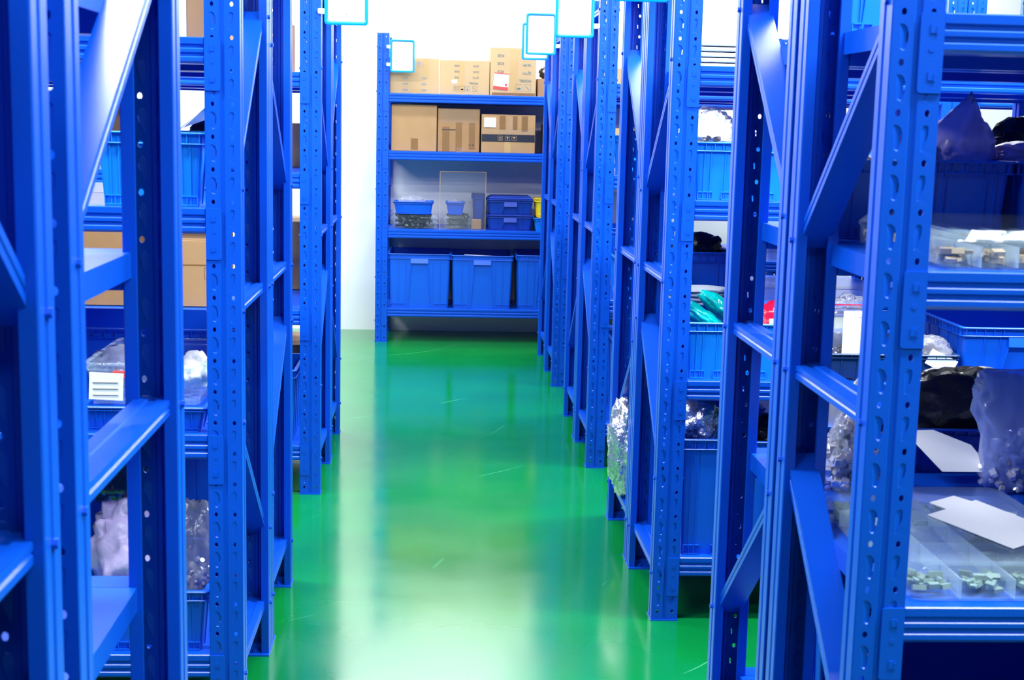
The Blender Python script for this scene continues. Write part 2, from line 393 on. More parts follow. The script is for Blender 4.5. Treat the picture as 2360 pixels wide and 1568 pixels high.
# ------------------------------------------------------------------ containers
def crate(label, x0, x1, y0, d, z, h, m='bin', style='euro', group='plastic bins on the shelves', taper=.012, name='storage_crate', cat='crate', rz=0):
    w = x1-x0; cx, cy = (x0+x1)/2, y0+d/2
    t = thing(name, label, cat, (cx, cy, z), group, rz)
    def rc(s_, zz, rr=.012):
        a, c = w/2-s_, d/2-s_; pts = []
        for sx, sy, st in ((1, 1, 0), (-1, 1, 1), (-1, -1, 2), (1, -1, 3)):
            for i in range(4):
                an = st*PI/2+i*PI/6
                pts.append((sx*(a-rr)+rr*math.cos(an), sy*(c-rr)+rr*math.sin(an), zz))
        return pts
    s = MB(); tk = .004
    s.loft([rc(taper+.004, 0), rc(.004, h), rc(.004+tk, h), rc(taper+.004+tk, .006)], cap0=True, cap1=True)
    # vertical corner ribs and panel lines on all sides
    def fx(u, zz): return None
    yf = -d/2+.004
    for sx in (-1, 1):
        for off in (.07 if w > .3 else .035, .12 if w > .3 else .055):
            if off > w/2-.02: continue
            x = sx*(w/2-off)
            s.loft([[(x-.0015, yf+taper-.003, .004), (x+.0015, yf+taper-.003, .004), (x+.0015, yf+taper+.003, .004), (x-.0015, yf+taper+.003, .004)],
                    [(x-.0015, yf-.003, h-.01), (x+.0015, yf-.003, h-.01), (x+.0015, yf+.003, h-.01), (x-.0015, yf+.003, h-.01)]], cap0=True, cap1=True)
    xs = [-w/2+.004, w/2-.004]
    for k, x in enumerate(xs):
        g = -1 if k == 0 else 1
        for f in (.12, .3, .5, .7, .88):
            y = -d/2+d*f; xi = x-g*taper
            s.loft([[(xi+g*.003, y-.0015, .004), (xi+g*.003, y+.0015, .004), (xi-g*.003, y+.0015, .004), (xi-g*.003, y-.0015, .004)],
                    [(x+g*.003, y-.0015, h-.01), (x+g*.003, y+.0015, h-.01), (x-g*.003, y+.0015, h-.01), (x-g*.003, y-.0015, h-.01)]], cap0=True, cap1=True)
    # base band
    bh = min(.03, h*.14)
    for sx in (-1, 1):
        xa, xb = sx*(w/2-.02), sx*(w/2-.02-min(.09, w*.28))
        xa, xb = min(xa, xb), max(xa, xb)
        s.box(xa, xb, yf+taper-.006, yf+taper+.004, bh-.002, bh+.001); s.box(xa, xb, yf+taper-.007, yf+taper+.004, .001, .004)
        for i in range(4):
            x = xa+(xb-xa)*i/3; s.box(x-.001, x+.001, yf+taper-.006, yf+taper+.004, .004, bh)
    s.build('crate_body', M[m], t)
    s = MB(); rb = min(.032, h*.16)
    s.loft([rc(.004, h-.004), rc(-.005, h-.004), rc(-.006, h-.001), rc(-.004, h+.001), rc(.008, h+.001), rc(.008, h-.003)])
    s.loft([rc(.006, h-rb), rc(-.003, h-rb), rc(-.0035, h-rb+.0015), rc(-.002, h-rb+.003), rc(.006, h-rb+.003)])
    n = max(4, int(w/.03))
    for i in range(n+1):
        x = -w/2+.012+(w-.024)*i/n
        if style == 'handle' and abs(x) < w*.16: continue
        s.box(x-.0012, x+.0012, -d/2-.0025, -d/2+.006, h-rb, h-.002)
    n = max(4, int(d/.03))
    for i in range(n+1):
        y = -d/2+.012+(d-.024)*i/n
        for sx in (-1, 1):
            s.box(sx*(w/2)-.005, sx*(w/2)+.0005, y-.001, y+.001, h-rb, h-.002)
    s.build('rim', M[m], t)
    if style == 'handle':
        s = MB(); hw = w*.14
        s.loft([[(-hw, -d/2-.002, h-rb), (hw, -d/2-.002, h-rb), (hw, -d/2+.006, h-rb), (-hw, -d/2+.006, h-rb)],
                [(-hw, -d/2-.009, h-rb-.03), (hw, -d/2-.009, h-rb-.03), (hw, -d/2+.006, h-rb-.03), (-hw, -d/2+.006, h-rb-.03)]], cap0=True, cap1=True)
        s.loft([[(-hw, -d/2-.003, h-rb-.03), (-hw+.004, -d/2-.003, h-rb-.03), (-hw+.004, -d/2+.008, h-rb-.03), (-hw, -d/2+.008, h-rb-.03)],
                [(-hw-.02, -d/2+taper-.001, .004), (-hw-.016, -d/2+taper-.001, .004), (-hw-.016, -d/2+taper+.008, .004), (-hw-.02, -d/2+taper+.008, .004)]], cap0=True, cap1=True)
        s.loft([[(hw-.004, -d/2-.003, h-rb-.03), (hw, -d/2-.003, h-rb-.03), (hw, -d/2+.008, h-rb-.03), (hw-.004, -d/2+.008, h-rb-.03)],
                [(hw+.016, -d/2+taper-.001, .004), (hw+.02, -d/2+taper-.001, .004), (hw+.02, -d/2+taper+.008, .004), (hw+.016, -d/2+taper+.008, .004)]], cap0=True, cap1=True)
        s.build('handle', M[m], t)
    return t

def carton(label, x0, x1, y0, d, z, h, m='kraft', rz=0, tapes=(), group='cardboard cartons', flaps=True):
    w = x1-x0; t = thing('cardboard_carton', label, 'carton', ((x0+x1)/2, y0+d/2, z), group, rz)
    s = MB(); s.box(-w/2, w/2, -d/2, d/2, 0, h-.004)
    s.build('carton_body', M[m], t, bevel=.003)
    s = MB()
    s.box(-w/2+.001, w/2-.001, -d/2+.001, -.002, h-.005, h); s.box(-w/2+.001, w/2-.001, .002, d/2-.001, h-.005, h+.001)
    s.build('top_flap', M[m], t)
    for ti, (a, c, e, f, tm) in enumerate(tapes):      # x from-to, z from-to on the front face
        s = MB(); s.box(a, c, -d/2-.0008-.00025*ti, -d/2+.001, e, f); s.build('tape', M[tm], t)
    t['h'] = h; t['d'] = d
    return t
def pictogram(t, x, z, y, kind, m, s_=.03, flip=False):
    s = MB(); k = s_/2; e = .0008; th = .0012; f = -1 if flip else 1
    for a in ((-k, k, -k, -k+th), (-k, k, k-th, k), (-k, -k+th, -k, k), (k-th, k, -k, k)):
        s.box(x+a[0], x+a[1], y-e, y+.0004, z+a[2], z+a[3])
    def tri(pts):
        pts = [(x+p*k, z+f*q*k) for p, q in pts]
        s.loft([[(p, y-e, q) for p, q in pts], [(p, y+.0003, q) for p, q in pts]], cap0=True, cap1=True)
    if kind == 'up':
        for dx in (-.35, .35):
            tri([(dx-.22, .2), (dx+.22, .2), (dx, .65)]); tri([(dx-.06, -.45), (dx+.06, -.45), (dx+.06, .2), (dx-.06, .2)])
        tri([(-.7, -.66), (.7, -.66), (.7, -.56), (-.7, -.56)])
    elif kind == 'umbrella':
        tri([(math.cos(a)*.6, .05+math.sin(a)*.55) for a in [i*PI/6 for i in range(7)]]); tri([(-.04, -.55), (.04, -.55), (.04, .1), (-.04, .1)])
    elif kind == 'glass':
        tri([(-.35, .6), (.35, .6), (.25, 0), (.05, -.1), (-.05, -.1), (-.25, 0)]); tri([(-.05, -.5), (.05, -.5), (.05, -.1), (-.05, -.1)]); tri([(-.25, -.6), (.25, -.6), (.25, -.5), (-.25, -.5)])
    else:
        tri([(-.5, -.4), (-.4, -.5), (.3, .25), (.2, .35)]); tri([(.15, .15), (.5, .45), (.35, .6), (.1, .35)])
    return s.build('pictogram', m, t)

def lump(name, r, m, seed, parent, amp=.25, freq=2.2, sub=4, pinch=0, flat=True, loc=(0, 0, 0), ridge=.3, peak=0, px=0, fan=.18, cut=1):
    b_ = bmesh.new(); bmesh.ops.create_icosphere(b_, subdivisions=sub, radius=1)
    off = Vector((seed*3.1, seed*1.7, seed*.9))
    for v in b_.verts:
        p = v.co.copy(); nn = noise.noise(p*freq+off)*amp + noise.noise(p*freq*3+off)*amp*.35
        if ridge: nn += -abs(noise.noise(p*freq*2.2+off))*ridge
        p *= 1+nn
        zz = (p.z+1)/2
        if pinch and zz > .45:
            k = max(0, 1-(zz-.45)*pinch); p.y *= max(.07, k); p.x *= 1+fan*(zz-.45)
        if peak:
            k = max(.04, 1-peak*max(0, zz-.1)); p.x = px*(1-k)+p.x*k
        p.z = min(p.z, cut+.03*noise.noise(v.co*3+off))
        z_ = max(p.z, -.8) if flat else p.z
        v.co = Vector((p.x*r[0], p.y*r[1], (z_+.8 if flat else p.z+1)*r[2]))
    s = MB(); s.b.free(); s.b = b_
    return s.build(name, m, parent, smooth=True, loc=loc)
def bits(name, r, m, seed, parent, n=160, size=.006, loc=(0, 0, 0), flat=False):
    rnd = random.Random(seed); s = MB()
    for i in range(n):
        while True:
            x, y, z = rnd.uniform(-1, 1), rnd.uniform(-1, 1), rnd.uniform(0, 1)
            if x*x+y*y+z*z < 1: break
        sz = size*rnd.uniform(.6, 1.3)
        mt = Matrix.Translation((x*r[0], y*r[1], z*r[2]+sz)) @ Matrix.Rotation(rnd.uniform(0, PI), 4, 'X') @ Matrix.Rotation(rnd.uniform(0, PI), 4, 'Y')
        k = 6; lp = []
        for hh in (-.35, .35):
            lp.append([mt @ Vector((sz*math.cos(2*PI*j/k), sz*math.sin(2*PI*j/k), hh*sz*2)) for j in range(k)])
        s.loft(lp, cap0=True, cap1=True)
    o = s.build(name, m, parent, loc=loc); o['kind'] = 'stuff'; return o
def bag(label, x, y, z, w, d, h, film='film', seed=1, fill=None, fillh=.45, pinch=1.6, n=150, size=.006, group='plastic bags of small parts', rz=0, name='plastic_bag', cat='bag', amp=.2, **kw):
    t = thing(name, label, cat, (x, y, z), group, rz)
    lump('bag_film', (w/2, d/2, h/1.8), M[film], seed, t, amp=amp, pinch=pinch, **kw)
    if fill: bits('contents', (w/2*.82, d/2*.78, h*fillh), M[fill], seed, t, n=n, size=size, loc=(0, 0, .004))
    return t
def sheet(name, label, cat, pts, m, thick=.0015, group=None):
    # a thin card given by its corner points
    c = sum((Vector(p) for p in pts), Vector())/len(pts)
    nrm = (Vector(pts[1])-Vector(pts[0])).cross(Vector(pts[2])-Vector(pts[0])).normalized()*thick
    s = MB(); s.loft([[tuple(Vector(p)-c) for p in pts], [tuple(Vector(p)-c+nrm) for p in pts]], cap0=True, cap1=True)
    o = s.build(name, M[m], None, loc=c)
    o['label'] = label; o['category'] = cat
    if group: o['group'] = group
    return o
def organizer(label, x0, x1, y0, y1, z, h, nx, ny, seed, group='clear sorting trays', contents='greyparts'):
    w, d = x1-x0, y1-y0
    t = thing('sorting_tray', label, 'sorting tray', ((x0+x1)/2, (y0+y1)/2, z), group)
    def rc(s_, zz, rr=.03):
        a, c = w/2-s_, d/2-s_; pts = []
        for sx, sy, st in ((1, 1, 0), (-1, 1, 1), (-1, -1, 2), (1, -1, 3)):
            for i in range(5):
                an = st*PI/2+i*PI/8
                pts.append((sx*(a-rr)+rr*math.cos(an), sy*(c-rr)+rr*math.sin(an), zz))
        return pts
    s = MB(); s.loft([rc(.006, 0), rc(0, .006), rc(0, h*.62), rc(.003, h*.62), rc(.003, .006), rc(.009, .003)], cap0=True, cap1=True)
    s.build('tray_body', M['clear'], t)
    s = MB(); s.loft([rc(-.003, h*.62), rc(-.003, h*.72), rc(0, h*.78), rc(.012, h), rc(.015, h-.002), rc(.004, h*.72)], cap1=False)
    s.loft([rc(.014, h-.003), rc(.014, h)], cap0=True, cap1=True)
    s.build('tray_lid', M['clear'], t)
    s = MB()
    for i in range(1, nx):
        x = -w/2+w*i/nx; s.box(x-.001, x+.001, -d/2+.006, d/2-.006, .004, h*.6)
    for j in range(1, ny):
        y = -d/2+d*j/ny; s.box(-w/2+.006, w/2-.006, y-.001, y+.001, .004, h*.6)
    s.build('dividers', M['div'], t)
    rnd = random.Random(seed); s = MB()
    for i in range(nx):
        for j in range(ny):
            if rnd.random() < .2: continue
            cx, cy = -w/2+w*(i+.5)/nx, -d/2+d*(j+.5)/ny
            for k in range(26):
                x = cx+rnd.uniform(-.3, .3)*w/nx; y = cy+rnd.uniform(-.3, .3)*d/ny; q = rnd.uniform(.005, .012)
                s.box(-q, q, -q*.5, q*.5, 0, q*.8, Matrix.Translation((x, y, .006+rnd.uniform(0, h*.3))) @ Matrix.Rotation(rnd.uniform(0, PI), 4, 'Z') @ Matrix.Rotation(rnd.uniform(-.5, .5), 4, 'X'))
    o = s.build('contents', M[contents], t); o['kind'] = 'stuff'
    return t

# ------------------------------------------------------------------ signs
def sign(label, xc, y, z0, w=.17, h=.235, side=-1, txt='', name='hanging_sign', size=.012, tz=0):
    t = thing(name, label, 'sign', (xc, y, z0), 'cyan framed signs on the uprights')
    r = .014; fw = .0135
    def rr(a, c, rad, yy):
        pts = []
        for sx, sz, st in ((1, 1, 0), (-1, 1, 1), (-1, -1, 2), (1, -1, 3)):
            for i in range(6):
                an = st*PI/2+i*PI/10
                pts.append((sx*(a-rad)+rad*math.cos(an), yy, h/2+sz*(c-rad)+rad*math.sin(an)))
        return pts
    s = MB(); a, c = w/2, h/2
    s.loft([rr(a, c, r, -.003), rr(a, c, r, .004), rr(a-fw, c-fw, r*.7, .004), rr(a-fw, c-fw, r*.7, -.003), rr(a-fw*.5, c-fw*.5, r, -.0055), rr(a, c, r, -.003)])
    s.build('sign_frame', M['cyan'], t, smooth=True)
    s = MB(); s.loft([rr(a-fw, c-fw, r*.7, -.0005), rr(a-fw, c-fw, r*.7, .0015)], cap0=True, cap1=True)
    s.build('sign_sheet', M['white'], t)
    for zz in (.05, .165):
        s = MB()
        x0, x1 = (-w/2-.024, -w/2+.002) if side < 0 else (w/2-.002, w/2+.024)
        s.box(x0, x1, -.004, .006, zz-.011, zz+.011)
        s.box(x0 if side < 0 else x1-.006, x0+.006 if side < 0 else x1, -.012, .012, zz-.009, zz+.009)
        s.build('clip', M['clip'], t, bevel=.002)
    for i, ch in enumerate(txt):
        text(ch, size, M['faint'], t, (-.004 if side > 0 else 0, -.0008, tz+size/2+(len(txt)-1-i)*size*1.24), name='sign_text')
    return t
sign('large white cyan framed sign left of the aisle, cut off by the photo top', -.360, 5.555, 1.861, side=-1, txt='仪架', tz=.035, w=.168)
sign('small white sign with cyan frame on the back rack, in front of the leftmost carton', -.246, 9.545, 1.822, side=-1, w=.163, h=.215)
sign('white sign with cyan frame partly hidden behind a nearer one, right of the aisle', .575, 8.60, 1.883, side=1, w=.165, h=.22)
sign('complete white sign with cyan frame on the right, overlapping the one behind it', .563, 7.985, 1.885, side=1, w=.17, h=.228)
sign('large white sign with cyan frame and five faint characters, right of the aisle', .567, 6.045, 1.866, side=1, w=.165, txt='对刀仪货架', size=.0125, tz=.022)
sign('sign showing only its cyan bottom edge at the top of the photo', .572, 4.11, 1.855, side=1, w=.166)

# ------------------------------------------------------------------ back rack contents
Y9 = 9.62
t = carton('light carton with pale blue print, left end of the back rack top shelf', -.331, -.002, Y9, .36, 1.687, .235, 'kraftl', tapes=[(-.02, .05, .002, .034, 'tapel'), (.06, .095, .10, .235, 'tapel')])
for i, (a, c) in enumerate((('G.W:', 'KGS'), ('N.W:', 'KGS'), ("Q'TY:", 'PCS'))):
    text(a, .017, M['printb'], t, (-.062, -.182, .025+i*.04), (PI/2, PI, 0)); text(c, .017, M['printb'], t, (.065, -.182, .025+i*.04), (PI/2, PI, 0))
pictogram(t, .03, .195, -.18, 'umbrella', M['printb']); pictogram(t, .073, .195, -.18, 'up', M['printb'])
t = carton('light carton with upside down print, middle of the back rack top shelf', .002, .338, Y9, .36, 1.687, .228, 'kraftl', tapes=[(-.04, .0, .002, .22, 'tapel'), (.0, .035, .01, .18, 'cleartape'), (-.085, -.05, .075, .098, 'white')])
for i, (a, c) in enumerate((('MODEL:', ''), ("Q'TY:", 'PCS'), ('N.W:', 'KGS'), ('G.W:', 'KGS'))):
    text(a, .018, M['print'], t, (.075 if i else .06, -.182, .078+i*.038), (PI/2, PI, 0))
    if c: text(c, .018, M['print'], t, (-.052, -.182, .078+i*.038), (PI/2, PI, 0))
for x, k in ((-.055, 'up'), (-.015, 'umbrella'), (.02, 'glass'), (.07, 'hook')): pictogram(t, x, .04, -.18, k, M['print'], .034, True)
t = carton('tallest light carton, with red and white label, on the back rack top shelf', .342, .652, Y9, .38, 1.687, .318, 'kraftl', tapes=[(-.02, .03, .0, .31, 'tapel'), (-.14, .15, .0, .02, 'tape')])
for i, (a, c) in enumerate((('MODEL:', ''), ("Q'TY:", 'PCS'), ('N.W:', 'KGS'), ('G.W:', 'KGS'))):
    text(a, .025, M['print'], t, (.09 if i else .08, -.192, .103+i*.052), (PI/2, PI, 0))
    if c: text(c, .025, M['print'], t, (-.085, -.192, .11+i*.052), (PI/2, PI, 0))
pictogram(t, .04, .055, -.19, 'umbrella', M['print'], .045, True); pictogram(t, .098, .055, -.19, 'hook', M['print'], .045, True)
s = MB(); mt = Matrix.Translation((-.08, 0, .095)) @ Matrix.Rotation(.08, 4, 'Y')
s.box(-.05, .05, -.192, -.19, -.055, .055, mt); sl = s.build('shipping_label', M['white'], t); sl['label'] = 'white shipping label with red bands'
s = MB(); s.box(-.05, .05, -.1928, -.1915, -.055, -.034, mt); s.box(-.05, .05, -.1928, -.1915, .048, .055, mt); s.box(.028, .042, -.1928, -.1915, -.03, -.012, mt); s.build('red_print', M['red'], sl)
carton('dark brown carton half hidden behind right uprights, top shelf of back rack', .665, .93, Y9+.02, .34, 1.687, .12, 'kraftd')
bag('black bag lying on the dark brown carton, top shelf of back rack', .76, Y9+.15, 1.808, .17, .14, .09, 'black', 3, group=None)
carton('plain tall brown carton at the left of the second shelf of the back rack', -.318, -.012, Y9, .40, 1.303, .308, 'kraft', tapes=[(-.02, .028, .01, .085, 'tape')])
t = carton('carton crossed by brown vertical tapes, middle of the back rack second shelf', -.005, .279, Y9+.01, .38, 1.303, .29, 'kraftd', tapes=[(-.11, -.062, .005, .17, 'tape'), (-.02, .022, .0, .20, 'tape'), (.07, .11, .02, .2, 'tape'), (-.13, .13, .195, .285, 'cleartape'), (-.012, .03, 0, .03, 'cleartape')])
s = MB(); s.box(-.115, -.02, -.192, -.19, .148, .152); s.box(.07, .08, -.1925, -.19, .045, .053); s.box(.092, .104, -.1925, -.19, .045, .053); s.build('print_marks', M['printk'], t)
t = carton('carton with black tape band and white label on the back rack second shelf', .290, .655, Y9-.01, .40, 1.303, .258, 'kraft', tapes=[(-.18, .18, .075, .125, 'tapeb'), (-.025, .018, .003, .074, 'tapel'), (-.06, -.02, .16, .25, 'tape'), (.03, .06, .16, .25, 'tape'), (.09, .13, .15, .25, 'tape'), (-.18, .18, .127, .158, 'cleartape'), (.0, .03, .13, .256, 'cleartape')])
s = MB(); s.box(-.165, -.085, -.2032, -.2, .172, .235); o = s.build('paper_label', M['white'], t); o['label'] = 'white paper label on carton'
for x, k in ((-.055, 'up'), (-.005, 'glass'), (.04, 'umbrella')): pictogram(t, x, .1, -.2022, k, M['kraftl'], .032)
# third shelf
z3 = .775
def clamshell(label, x0, x1, y0, z, n, seed):
    t = thing('blister_pack', label, 'blister pack', ((x0+x1)/2, y0+.12, z), 'clear packs on the third shelf of the back rack'); w = x1-x0
    for k in range(n):
        s = MB(); zz = k*.033
        def rc(a, zc): return [(sx*(w/2-a), sy*(.12-a), zc) for sx, sy in ((1, 1), (-1, 1), (-1, -1), (1, -1))]
        s.loft([rc(.006, zz), rc(0, zz+.006), rc(.014, zz+.028), rc(.016, zz+.03)], cap0=True, cap1=True)
        s.build('pack_shell', M['clear'], t)
        bits('contents', (w/2*.8, .09, .018), M['black'], seed+k, t, n=110, size=.011, loc=(0, 0, zz+.004))
    return t
clamshell('stack of clear packs of black parts, leftmost on the third shelf of the back rack', -.322, .010, Y9, z3, 3, 5)
crate('small blue ribbed tray sitting on the clear packs at the left of the back rack', -.295, -.03, Y9+.02, .2, z3+.1, .085, 'bin', name='storage_crate')
bag('crumpled clear bag of screws in the small blue tray on the back rack', -.175, Y9+.11, z3+.115, .2, .12, .11, 'film', 11, 'steel', .5, n=80)
s = MB(); s.box(-.155, .155, -.003, .003, 0, .395); t = thing('acrylic_sheet', 'upright clear acrylic sheet with amber edges on the third shelf of the back rack', 'acrylic sheet', (.172, Y9-.005, z3)); s.build('clear_pane', M['pane'], t)
s = MB(); s.box(-.157, -.155, -.0035, .0035, 0, .397); s.box(.155, .157, -.0035, .0035, 0, .397); s.box(-.155, .155, -.0035, .0035, .395, .397); s.build('pane_edge', M['amber'], t)
clamshell('stack of clear packs of black parts, behind the upright acrylic sheet', .045, .235, Y9+.03, z3, 3, 9)
crate('small blue ribbed tray behind the upright acrylic sheet', .062, .185, Y9+.05, .18, z3+.1, .085, 'bin')
bag('clear bag of screws in the small tray behind the acrylic sheet', .12, Y9+.14, z3+.115, .1, .1, .09, 'film', 12, 'steel', .5, n=50)
s = MB(); s.box(-.035, .035, -.01, .01, 0, .07); o = s.build('wood_offcut', M['kraft'], None, bevel=.004, loc=(.27, Y9+.08, z3)); o['label'] = 'small brown board offcut standing right of the packs behind the acrylic sheet'; o['category'] = 'board'
crate('dark blue box behind the right half of the acrylic sheet', .245, .33, Y9+.15, .25, z3, .235, 'bind')
crate('lower of the two stacked dark blue boxes on the third shelf of the back rack', .345, .655, Y9+.01, .3, z3, .105, 'bind', 'handle', group='stacked dark blue boxes on the back rack', name='storage_box', cat='box')
crate('upper of the two stacked dark blue boxes on the third shelf of the back rack', .345, .655, Y9+.01, .3, z3+.107, .105, 'bind', 'handle', group='stacked dark blue boxes on the back rack', name='storage_box', cat='box')
s = MB(); s.box(-.15, .15, -.14, .14, 0, .012); s.box(-.135, .135, -.125, .125, .012, .02); o = s.build('box_lid', M['bind'], None, bevel=.003, loc=(.5, Y9+.16, z3+.214)); o['label'] = 'flat dark blue lid on top of the two stacked dark blue boxes'; o['category'] = 'lid'
crate('light blue bin right of the stacked dark blue boxes on the back rack', .665, .98, Y9, .3, z3, .09, 'binc')
crate('yellow bin standing above the light blue one on the back rack', .67, .8, Y9+.02, .22, z3+.092, .13, 'yellow', name='storage_crate')
crate('red bin on the back rack seen through the right hand uprights', .83, 1.0, Y9+.02, .22, z3+.092, .11, 'redbag')
carton('pale carton on the second shelf of the back rack seen through the right hand uprights', .72, 1.1, Y9, .36, 1.303, .2, 'kraftl')
carton('pale carton on the top shelf of the back rack seen through the right hand uprights', .97, 1.3, Y9, .36, 1.687, .2, 'kraftl')
# bottom shelf
zb = .235
crate('large blue bin with front handle, left end of the bottom shelf of the back rack', -.328, .096, Y9-.03, .5, zb, .372, 'bin', 'handle', group='large bins on the bottom shelf of the back rack')
crate('large blue bin with papers in it, middle of the bottom shelf of the back rack', .104, .524, Y9-.03, .5, zb, .368, 'bin', 'handle', group='large bins on the bottom shelf of the back rack')
crate('large blue bin half hidden by right uprights, bottom shelf of the back rack', .552, .972, Y9-.03, .5, zb, .375, 'bin', 'handle', group='large bins on the bottom shelf of the back rack')
sheet('paper', 'white papers lying on top inside the middle large bin of the back rack', 'paper', [(.19, 9.64, .603), (.42, 9.64, .595), (.40, 9.85, .57), (.21, 9.85, .58)], 'white', .004)

# ------------------------------------------------------------------ right racks: contents
# front shelves of the nearest rack
organizer('large clear compartment tray with white papers on its lid, at lower right', .768, 1.125, 2.145, 2.665, .751, .06, 4, 5, 3)
organizer('long clear compartment tray at eye level on the nearest right rack', .79, 1.2, 2.14, 2.62, 1.291, .062, 7, 4, 4, contents='brass')
sheet('paper_card', 'large white paper card lying on the clear compartment tray at lower right', 'paper', [(.9, 2.44, .813), (.975, 2.235, .813), (1.10, 2.33, .813), (1.03, 2.545, .813)], 'white', .001)
sheet('paper_card', 'smaller white paper card peeking out from under the large card on the clear tray', 'paper', [(.935, 2.53, .8115), (.985, 2.40, .8115), (1.07, 2.45, .8115), (1.0, 2.58, .8115)], 'white', .001)
bag('clear bag of large nuts behind the left edge of the large clear tray', .885, 2.86, .751, .17, .13, .25, 'film', 21, 'steel', .58, n=420, size=.0095, peak=.6, px=.35)
bag('tall bluish clear bag of screws behind the right edge of the clear tray', 1.235, 2.86, .751, .17, .11, .33, 'filmb', 22, 'steel', .36, n=360, size=.008, pinch=1.7, fan=1.5, cut=.62, amp=.1)
crate('blue bin behind the leaning paper, between the two bags of steel parts', .97, 1.4, 3.0, .22, .751, .1, 'bind')
sheet('paper', 'white paper leaning on the blue bin between the two bags of steel parts', 'paper', [(1.10, 2.985, .853), (1.03, 2.975, .853), (1.08, 2.86, .79), (1.19, 2.86, .79), (1.17, 2.94, .83)], 'white', .001)
bag('black plastic bag heaped behind the bins on the second right rack', 1.2, 3.1, .81, .36, .14, .17, 'black', 23, amp=.3, group=None, pinch=.6)
# second rack level 1.29
crate('dark blue bin seen behind the diagonal brace of the nearest right rack', .765, .935, 2.74, .42, 1.29, .155, 'binc', group='bins at eye level on the second right rack')
crate('dark blue ribbed bin under the pointed lilac bag, right of the nearest upright', .945, 1.137, 2.74, .42, 1.29, .158, 'bin', group='bins at eye level on the second right rack')
crate('dark blue ribbed bin at eye level cut by the right edge of the photo', 1.152, 1.4, 2.74, .42, 1.29, .158, 'bin', group='bins at eye level on the second right rack')
bag('pointed lilac plastic bag with a roll inside, on a dark blue bin at upper right', 1.055, 2.88, 1.43, .23, .16, .16, 'filmp', 24, 'steeld', .3, n=40, size=.01, pinch=1.5, peak=1.05, px=.35, amp=.12)
bag('flat lilac bag on the bin cut by the right edge of the photo', 1.25, 2.92, 1.43, .24, .2, .06, 'filmp', 25, pinch=0)
bag('magenta plastic scrap between the two lilac bags at upper right', 1.12, 2.90, 1.43, .1, .05, .12, 'pink', 26, group=None, pinch=1.5, peak=1.0, px=-.2)
bag('black bag at the right edge of the photo behind the lilac bags', 1.36, 3.08, 1.43, .3, .12, .12, 'black', 27, group=None, pinch=.6)
bag('clear bag beside the nearest perforated upright, in the bin behind the diagonal brace', .88, 2.95, 1.41, .12, .12, .09, 'film', 28, 'brass', .4, n=50, pinch=1.2)
crate('tall bright blue bin on the top shelf of the second right rack', .765, .975, 2.76, .4, 1.68, .3, 'binc', 'handle', group=None)
# R2 / R3
G2 = 'crates on the right rack past the open gap'
crate('light blue crate at eye level next to the perforated upright, clear bags piled in it', .752, .905, 4.15, .42, 1.29, .17, 'binc', group=G2)
crate('light blue crate at eye level behind the second rack diagonal brace', .915, 1.15, 4.15, .42, 1.29, .168, 'binc', group=G2)
crate('light blue crate at eye level far right, glimpsed beside the diagonal brace', 1.16, 1.4, 4.15, .42, 1.29, .168, 'binc', group=G2)
bag('clear bag rising from the light blue crate next to the perforated upright', .83, 4.3, 1.42, .16, .16, .15, 'film', 31, 'steeld', .3, n=50, pinch=1.2)
bag('clear bag of small parts in the light blue crate behind the second brace', 1.02, 4.3, 1.4, .18, .16, .11, 'film', 32, 'steel', .4, n=50)
crate('light blue crate with teal bags in it, right of the aisle below waist beam', .752, .905, 4.15, .42, .75, .172, 'binc', group=G2)
crate('light blue crate with a red bag in it, right of the aisle', .925, 1.13, 4.15, .42, .75, .17, 'binc', group=G2)
crate('wide blue crate at the far right of the shelf with the dark tray', 1.60, 2.0, 4.15, .44, .75, .17, 'bin', 'handle', group=G2)
crate('low dark tray holding zip bags of parts, between uprights on the right', 1.16, 1.59, 4.14, .44, .75, .085, 'grey', group=None, name='parts_tray', cat='tray')
crate('tall blue bin with silver bags in it on the bottom shelf right of the aisle', .752, .925, 4.14, .44, .2, .365, 'bin', group=G2)
crate('tall blue bin on the bottom shelf, second from the aisle on the right', .945, 1.25, 4.14, .44, .2, .36, 'bin', group=G2)
bag('crumpled silver grey bag bulging out of the tall blue bin right of the aisle', .83, 4.28, .5, .15, .16, .16, 'foil', 33, amp=.3, pinch=.3, group=None)
bag('dark bag in the second tall blue bin from the aisle on the bottom shelf', 1.09, 4.3, .5, .2, .18, .12, 'black', 34, group=None, pinch=.4)
def teal_bag(label, x, y, z, rz, L, txt, m, seed):
    t = thing('printed_bag', label, 'bag', (x, y, z), 'coloured bags in crates', 0); t.rotation_euler.y = rz
    lump('bag_film', (L/2, .05, .03), M[m], seed, t, amp=.15, sub=4, flat=False)
    if txt: text(txt, .022, M['white'], t, (0, -.052, .03))
    return t
teal_bag('bright teal printed bag lying in the crate right of the aisle', .80, 4.22, .90, .6, .2, '', 'teal', 41)
teal_bag('darker teal bag behind the bright one in the same crate', .86, 4.30, .93, .65, .16, '', 'teal', 42)
t = thing('printed_bag', 'red plastic bag with a white label in the crate behind the second brace', 'bag', (1.04, 4.25, .83), 'coloured bags in crates')
lump('bag_film', (.075, .04, .085), M['redbag'], 43, t, amp=.15)
s = MB(); s.box(-.022, .03, -.043, -.041, .03, .1); o = s.build('paper_label', M['white'], t); o['label'] = 'white label on red bag'
crate('dark blue crate behind the folded white wrap, black bag in it', .80, 1.02, 4.76, .42, .75, .33, 'bin', group=G2)
t = thing('folded_wrap', 'stack of folded white wrap in front of the dark blue crate, above the teal bags', 'wrap', (.86, 4.55, .926))
for k in range(4): lump('wrap_layer', (.115, .08, .011), M['cloth'], 44+k, t, amp=.08, sub=3, flat=False, loc=(0, 0, k*.014))
